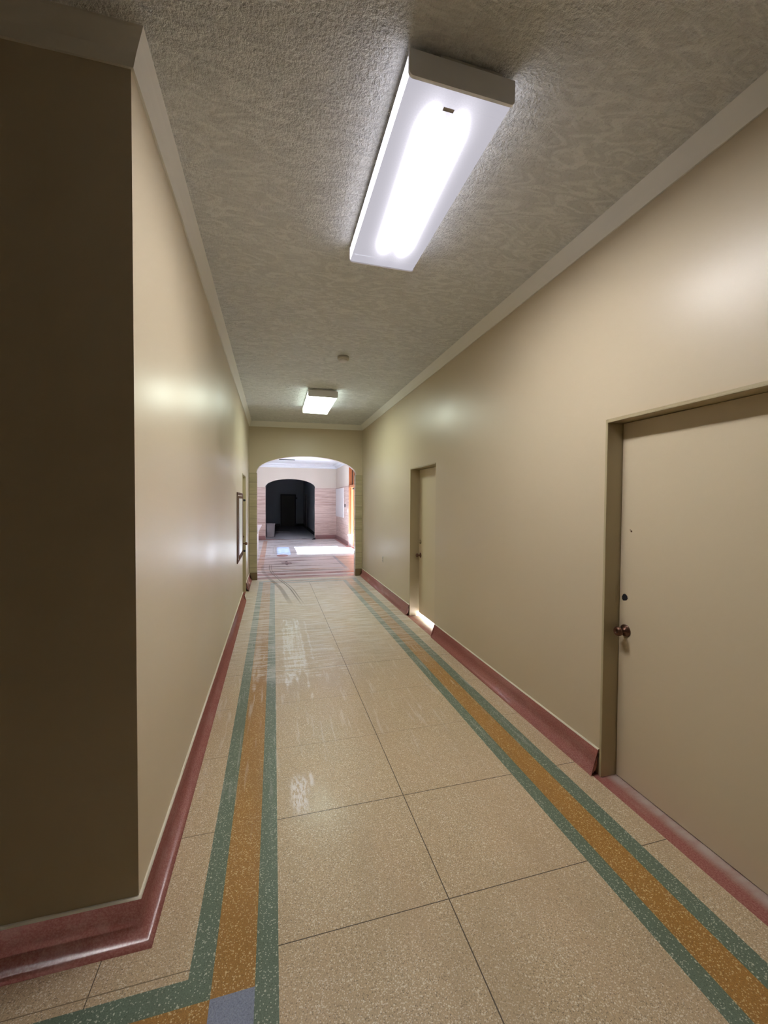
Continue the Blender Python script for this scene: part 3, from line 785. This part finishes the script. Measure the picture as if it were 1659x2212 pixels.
# stone wainscot with its cap line
bm = bmesh.new()
box(bm, XLOB0, AX0+0.006, Y2-0.014, Y2-0.001, 0.0, 2.235); box(bm, AX1-0.006, XLOB1, Y2-0.014, Y2-0.001, 0.0, 2.235)
struct('trim_6', bm, M['pink'], 'pink banded stone wainscot on either side of the second archway', 'trim')
bm = bmesh.new()
box(bm, XLOB1-0.013, XLOB1-0.001, OP1, Y2-0.014, 0.0, 2.235); box(bm, XLOB1-0.013, XLOB1-0.001, YI, OP0, 0.0, 2.235)
struct('trim_7', bm, M['pink'], 'pink banded stone wainscot along the entrance wall', 'trim')
bm = bmesh.new(); box(bm, XLOB1-0.020, XLOB1-0.013, OP1, Y2-0.02, 2.215, 2.235)
struct('trim_8', bm, M['pinkdark'], 'thin dark rail capping the entrance wall wainscot', 'trim')
for nm, d, s in (('baseboard_lobby', (AX1+0.02, XLOB1-0.02, Y2-0.03, Y2-0.014, 0.0, 0.15), 'right of the second archway'),
                 ('baseboard_lobby.001', (XLOB0, AX0-0.01, Y2-0.03, Y2-0.014, 0.0, 0.15), 'left of the second archway'),
                 ('baseboard_lobby.002', (XLOB1-0.03, XLOB1-0.013, OP1, Y2-0.03, 0.0, 0.15), 'under the white wall board')):
    bm = bmesh.new(); box(bm, *d); struct(nm, bm, M['pinkdark'], 'dark pink stone base ' + s, 'baseboard')
for nm, xa, xb, s in (('trim_9', AX0-0.008, AX0+0.0055, 'left'), ('trim_10', AX1-0.0055, AX1+0.008, 'right')):
    bm = bmesh.new(); box(bm, xa, xb, Y2-0.01, Y2B+0.002, 0.0, 2.235)
    struct(nm, bm, M['trav_reveal'], 'pale stone lining inside the %s jamb of the second archway' % s, 'trim')
# cornice
bm = bmesh.new()
cp = [(0, 3.10), (0.015, 3.10), (0.02, 3.13), (0.05, 3.155), (0.055, 3.185), (0.10, 3.215), (0.15, 3.235), (0.155, 3.258), (0.20, 3.262), (0.20, 3.275), (0, 3.275)]
sweep(bm, [(XLOB0, YI), (XLOB0, Y2), (XLOB1, Y2), (XLOB1, YI)], cp, side=-1)
struct('trim_11', bm, M['ceil_lobby'], 'deep white cornice round the lobby ceiling', 'trim')

# entrance: timber frame, sidelight, glazed doors and transom
r = empty('window_1', (XLOB1+0.15, 13.77, 0), 'orange timber framed glazed entrance in the lobby wall at the right of the archway view', 'window', 'structure')
FX0, FX1 = XLOB1+0.06, XLOB1+0.13
bm = bmesh.new()
box(bm, XLOB1-0.008, XLOB1+0.28, OP1-0.025, OP1-0.001, 0.40, OPZ-0.001)      # far lining
box(bm, XLOB1-0.008, XLOB1+0.28, OP0+0.001, OP0+0.025, 0.0, OPZ-0.001)
box(bm, XLOB1-0.008, XLOB1+0.28, OP0+0.025, OP1-0.025, OPZ-0.03, OPZ-0.001)
for a, b in ((14.79, 14.856), (14.33, 14.40), (12.98, 13.08), (12.685, 12.72)):
    box(bm, FX0, FX1, a, b, 0.03, OPZ-0.03, 0, 0.006, 1)
box(bm, FX0, FX1, 12.685, 14.856, 2.86, OPZ-0.03)
child('timber_frame', bm, M['wood'], r)
bm = bmesh.new(); box(bm, FX0-0.05, FX1+0.01, 12.685, 14.856, 2.165, 2.255, 0, 0.006, 1)
child('transom_bar', bm, M['wood'], r)
bm = bmesh.new(); box(bm, XLOB1-0.05, FX1, 14.40, 14.87, 0.36, 0.43, 0, 0.008, 1); box(bm, XLOB1+0.0, FX1, 14.40, 14.87, 0.0, 0.36)
child('sill', bm, M['counter'], r, label='pale stone sill')
bm = bmesh.new(); quad(bm, [(FX1-0.03, 12.7, 0.03), (FX1-0.03, 14.85, 0.03), (FX1-0.03, 14.85, 2.17), (FX1-0.03, 12.7, 2.17)])
child('pane', bm, M['glass'], r)
bm = bmesh.new(); quad(bm, [(FX1-0.03, 12.7, 2.25), (FX1-0.03, 14.85, 2.25), (FX1-0.03, 14.85, 2.9), (FX1-0.03, 12.7, 2.9)])
child('pane', bm, M['blueglass'], r, label='transom pane with blue tint added to colour the sunlight')
# door leaf rails
bm = bmesh.new()
box(bm, FX0+0.005, FX1-0.005, 13.08, 14.33, 0.03, 0.10); box(bm, FX0+0.005, FX1-0.005, 13.08, 14.33, 2.14, 2.165)
box(bm, FX0+0.005, FX1-0.005, 14.27, 14.33, 0.10, 2.10); box(bm, FX0+0.005, FX1-0.005, 13.08, 13.13, 0.10, 2.10)
dl = child('door_leaf', bm, M['wood'], r)
bm = bmesh.new(); box(bm, FX0-0.06, FX0+0.004, 13.95, 14.20, 2.075, 2.135, 0, 0.008, 2)
child('door_closer', bm, M['darkmetal'], r, dl)

# white board, hook and switch on the entrance wall
bm = bmesh.new(); box(bm, XLOB1-0.034, XLOB1-0.0135, 15.95, Y2-0.05, 1.0, 2.195, 0, 0.003, 1)
tag(finish('wall_board', bm, M['white']), 'tall blank white board fixed to the pink entrance wall in the lobby corner', 'board')
r = empty('light_switch', (XLOB1-0.013, 15.02, 1.307), 'small white switch plate between the white board and the timber entrance', 'switch')
bm = bmesh.new(); box(bm, -0.008, 0, -0.06, 0.06, -0.075, 0.075, 0, 0.003, 1); finish('plate', bm, M['white'], r)
bm = bmesh.new(); box(bm, -0.016, -0.007, -0.012, 0.012, -0.02, 0.02); finish('toggle', bm, M['white'], r)
r = empty('wall_hook', (XLOB1-0.013, 15.58, 1.53), 'small dark hook on the entrance wall beside the white board', 'hook')
bm = bmesh.new(); box(bm, -0.010, 0, -0.02, 0.02, 0.02, 0.10, 0, 0.003, 1); finish('plate', bm, M['white'], r)
bm = bmesh.new(); box(bm, -0.035, -0.002, -0.015, 0.015, -0.10, 0.02, 0, 0.006, 2); finish('hook_arm', bm, M['darkmetal'], r)

# ceiling vent of the lobby
r = empty('ceiling_vent', (0.5, 16.2, ZLOB), 'long dark slot vent in the white lobby ceiling', 'vent')
bm = bmesh.new(); ring = (-0.30, 0.30, -0.07, 0.07)
box(bm, -0.30, 0.30, -0.08, -0.06, -0.012, 0.0); box(bm, -0.30, 0.30, 0.06, 0.08, -0.012, 0.0); box(bm, -0.30, -0.28, -0.06, 0.06, -0.012, 0.0); box(bm, 0.28, 0.30, -0.06, 0.06, -0.012, 0.0)
finish('vent_frame', bm, M['darkmetal'], r)
bm = bmesh.new()
for k in range(5): box(bm, -0.28, 0.28, -0.05+k*0.022, -0.04+k*0.022, -0.010, -0.001)
finish('louvre', bm, M['darkmetal'], r)

# counter
r = empty('reception_counter', (-0.75, 11.6, 0), 'pale stone topped counter just inside the lobby behind the left jamb', 'counter')
bm = bmesh.new(); box(bm, -1.05, -0.46, 10.0, 13.15, 0.0, 0.80, 0, 0.004, 1); child('body', bm, M['counter'], r)
bm = bmesh.new()
sec = [(-1.10, 0.905), (-0.36, 0.905), (-0.36, 0.885), (-0.455, 0.80), (-1.10, 0.80)]
A = [bm.verts.new((x, 9.95, z)) for x, z in sec]; B = [bm.verts.new((x, 13.2, z)) for x, z in sec]
bm.faces.new(A); bm.faces.new(B)
for i in range(5): bm.faces.new((A[i], A[(i+1) % 5], B[(i+1) % 5], B[i]))
child('countertop', bm, M['counter'], r)

# ------------------------------------------------------------------ dark corridor
bm = bmesh.new()
box(bm, XR, XR+0.26, Y2B, Y3+0.3, -0.02, 3.5)
struct('wall_right.001', bm, M['darkwall'], 'grey side wall of the dark corridor behind the second archway', 'wall')
bm = bmesh.new(); box(bm, XL-0.26, XL, Y2B, Y3+0.3, -0.02, 3.5)
struct('wall_left.001', bm, M['darkwall'], 'hidden side wall of the dark corridor', 'wall')
bm = bmesh.new(); box(bm, XL-0.26, XR+0.26, Y3, Y3+0.3, -0.02, 3.5)
struct('wall_end', bm, M['darkwall'], 'dark end wall holding the distant brown door', 'wall')
for nm, d, s in (('baseboard_end', (XL, 0.42, Y3-0.03, Y3-0.001, 0, 0.16), 'left of the distant brown door'), ('baseboard_end.001', (1.42, XR, Y3-0.03, Y3-0.001, 0, 0.16), 'right of the distant brown door'),
                 ('baseboard_end.002', (XR-0.03, XR-0.001, Y2B, Y3-0.03, 0, 0.16), 'along the dark corridor side wall')):
    bm = bmesh.new(); box(bm, *d); struct(nm, bm, M['blackbase'], 'black base ' + s, 'baseboard')
r = empty('door_4', (0.92, Y3, 0), 'dark brown door at the far end of the unlit corridor', 'door', 'structure')
bm = bmesh.new(); box(bm, 0.49, 1.35, Y3-0.03, Y3-0.002, 0.006, 2.03, 0, 0.003, 1); child('door_leaf', bm, M['darkdoor'], r)
bm = bmesh.new(); box(bm, 0.43, 0.49, Y3-0.05, Y3-0.001, 0, 2.09); box(bm, 1.35, 1.41, Y3-0.05, Y3-0.001, 0, 2.09); box(bm, 0.49, 1.35, Y3-0.05, Y3-0.001, 2.03, 2.09)
child('door_frame', bm, M['blackbase'], r)
bm = bmesh.new(); box(bm, 1.36, 1.50, Y3-0.10, Y3-0.05, 1.80, 1.90, 0, 0.01, 1); child('door_closer', bm, M['blackbase'], r)
# door casing on the dark side wall
r = empty('door_5', (XR, 24.8, 0), 'grey door standing on the side wall of the dark corridor', 'door', 'structure')
bm = bmesh.new(); box(bm, XR-0.05, XR-0.001, 24.3, 24.42, 0.0, 2.1, 0, 0.004, 1); box(bm, XR-0.05, XR-0.001, 25.3, 25.42, 0.0, 2.1, 0, 0.004, 1); box(bm, XR-0.05, XR-0.001, 24.42, 25.3, 2.0, 2.1)
child('door_frame', bm, M['greyplastic'], r)
bm = bmesh.new(); box(bm, XR-0.03, XR-0.001, 24.42, 25.3, 0.01, 2.0); child('door_leaf', bm, M['darkdoor'], r)

# trash barrel
r = empty('trash_barrel', (-0.165, 19.3, 0.0), 'grey plastic barrel standing inside the second archway', 'trash can')
bm = bmesh.new()
pr = [(0.0005, 0.0), (0.185, 0.0), (0.192, 0.02), (0.200, 0.20), (0.208, 0.22), (0.203, 0.24), (0.216, 0.56), (0.216, 0.575), (0.205, 0.575), (0.188, 0.05), (0.0005, 0.04)]
lathe(bm, pr, 40); finish('barrel', bm, M['greyplastic'], r)
bm = bmesh.new(); lathe(bm, [(0.215, 0.570), (0.232, 0.570), (0.236, 0.585), (0.232, 0.612), (0.222, 0.616), (0.210, 0.612), (0.208, 0.570)], 40); finish('rim', bm, M['greyplastic'], r)
bm = bmesh.new()
# drop cloth lying through the archway
import random
rnd = random.Random(4); nx, ny = 34, 22; g = []
for j in range(ny+1):
    row = []
    for i in range(nx+1):
        u, v = i/nx, j/ny
        x = 0.09+1.55*u+0.02*math.sin(7*v)+0.012*rnd.random(); y = 17.74+3.6*v+0.05*math.sin(9*u+1)*(1-v)+0.10*math.sin(5*u)*v-0.10*u*(1-v)
        z = 0.012+0.010*math.sin(11*u+5*v)+0.008*rnd.random()+(0.02*math.exp(-((v-0.02)/0.03)**2))*(0.6+0.4*math.sin(17*u))
        row.append(bm.verts.new((x, y, max(0.004, z)*(0.55 if 0.2 < v else 1))))
    g.append(row)
for j in range(ny):
    for i in range(nx): bm.faces.new((g[j][i], g[j][i+1], g[j+1][i+1], g[j+1][i]))
for f in bm.faces: f.smooth = True
tag(finish('drop_cloth', bm, M['cloth']), 'rumpled pale drop cloth spread on the floor through the second archway', 'cloth')
# stick lying on the floor beyond the barrel, wedge by the jamb
bm = bmesh.new(); box(bm, 0.08, 0.82, 22.35, 22.50, 0.001, 0.03, 0, 0.004, 1)
tag(finish('wood_strip', bm, M['greyplastic']), 'thin pale strip lying on the dark floor beyond the barrel', 'strip')
bm = bmesh.new()
A = [bm.verts.new(c) for c in ((1.735, 17.55, 0.001), (1.58, 17.55, 0.001), (1.735, 17.55, 0.08))]; B = [bm.verts.new((v.co.x, 17.62, v.co.z)) for v in A]
bm.faces.new(A); bm.faces.new(B)
for i in range(3): bm.faces.new((A[i], A[(i+1) % 3], B[(i+1) % 3], B[i]))
tag(finish('door_wedge', bm, M['black']), 'small black wedge on the floor at the right jamb of the second archway', 'wedge')

# ------------------------------------------------------------------ outside
bm = bmesh.new(); box(bm, XR+0.27, 30, -12, YI-0.0, -0.25, -0.03); box(bm, XLOB1+0.36, 30, YI, 40, -0.25, -0.03)
struct('floor.003', bm, M['pavement'], 'sunlit pavement outside the entrance', 'ground')
bm = bmesh.new(); box(bm, XR+0.27, 4.91, 2.5, 7.6, 2.95, 3.1)  # unseen slab added to keep direct sun out of the door gap
struct('sun_blocker', bm, M['white'], 'added unseen slab outside keeping sun off the side door', 'canopy')
w = bpy.data.worlds.new('sky'); scene.world = w; w.use_nodes = True
nt = w.node_tree; nt.nodes.clear()
o = nt.nodes.new('ShaderNodeOutputWorld'); b = nt.nodes.new('ShaderNodeBackground')
b.inputs[0].default_value = (0.80, 0.88, 1.0, 1); b.inputs[1].default_value = 1.4
nt.links.new(b.outputs[0], o.inputs[0])
sd = bpy.data.lights.new('sun', 'SUN'); sd.energy = 150.0; sd.angle = math.radians(0.6); sd.color = (0.72, 0.85, 1.0)
so = bpy.data.objects.new('sun', sd); COL.objects.link(so)
so.rotation_euler = Vector((-1.0, 0.012, -1.02)).to_track_quat('-Z', 'Y').to_euler()
def portal(x, y0, y1, z0, z1, sgn):
    d = bpy.data.lights.new('window_portal', 'AREA'); d.shape = 'RECTANGLE'; d.size = y1-y0; d.size_y = z1-z0
    d.cycles.is_portal = True
    ob = bpy.data.objects.new('window_portal', d); COL.objects.link(ob)
    ob.location = (x, (y0+y1)/2, (z0+z1)/2)
    ob.rotation_euler = Vector((sgn, 0, 0)).to_track_quat('-Z', 'Z').to_euler()
portal(XLOB1+0.31, OP0, OP1, 0.0, OPZ, -1)
for a, b_ in WINS: portal(XLOB0-0.31, a, b_, 0.9, 3.0, 1)

# ------------------------------------------------------------------ camera
F = 871.366; yaw, pit, rol = (math.radians(v) for v in (15.29394, -1.45922, 0.36388))
cy, sy, cp_, sp = math.cos(yaw), math.sin(yaw), math.cos(pit), math.sin(pit)
fwd = Vector((sy*cp_, cy*cp_, sp)); rt = Vector((cy, -sy, 0)); up = rt.cross(fwd)
r2 = rt*math.cos(rol)+up*math.sin(rol); u2 = -rt*math.sin(rol)+up*math.cos(rol)
cd = bpy.data.cameras.new('camera'); cam = bpy.data.objects.new('camera', cd); COL.objects.link(cam)
mat = Matrix((r2, u2, -fwd)).transposed().to_4x4(); mat.translation = (0, 0, 1.65)
cam.matrix_world = mat
cd.sensor_fit = 'HORIZONTAL'; cd.sensor_width = 36; cd.lens = F/1659*36; cd.clip_start = 0.02; cd.clip_end = 200
scene.camera = cam

vs = scene.view_settings
scene.display_settings.display_device = 'sRGB'
vs.view_transform = 'Standard'; vs.look = 'None'; vs.gamma = 1; vs.use_curve_mapping = False; vs.exposure = 0.18
cyc = scene.cycles
cyc.use_denoising = True
cyc.max_bounces = 6; cyc.diffuse_bounces = 4; cyc.glossy_bounces = 3; cyc.transparent_max_bounces = 6
cyc.use_adaptive_sampling = True; cyc.adaptive_threshold = 0.02; cyc.adaptive_min_samples = 16
cyc.use_auto_tile = False; cyc.time_limit = 900
cyc.caustics_reflective = False; cyc.caustics_refractive = False
cyc.sample_clamp_indirect = 50.0
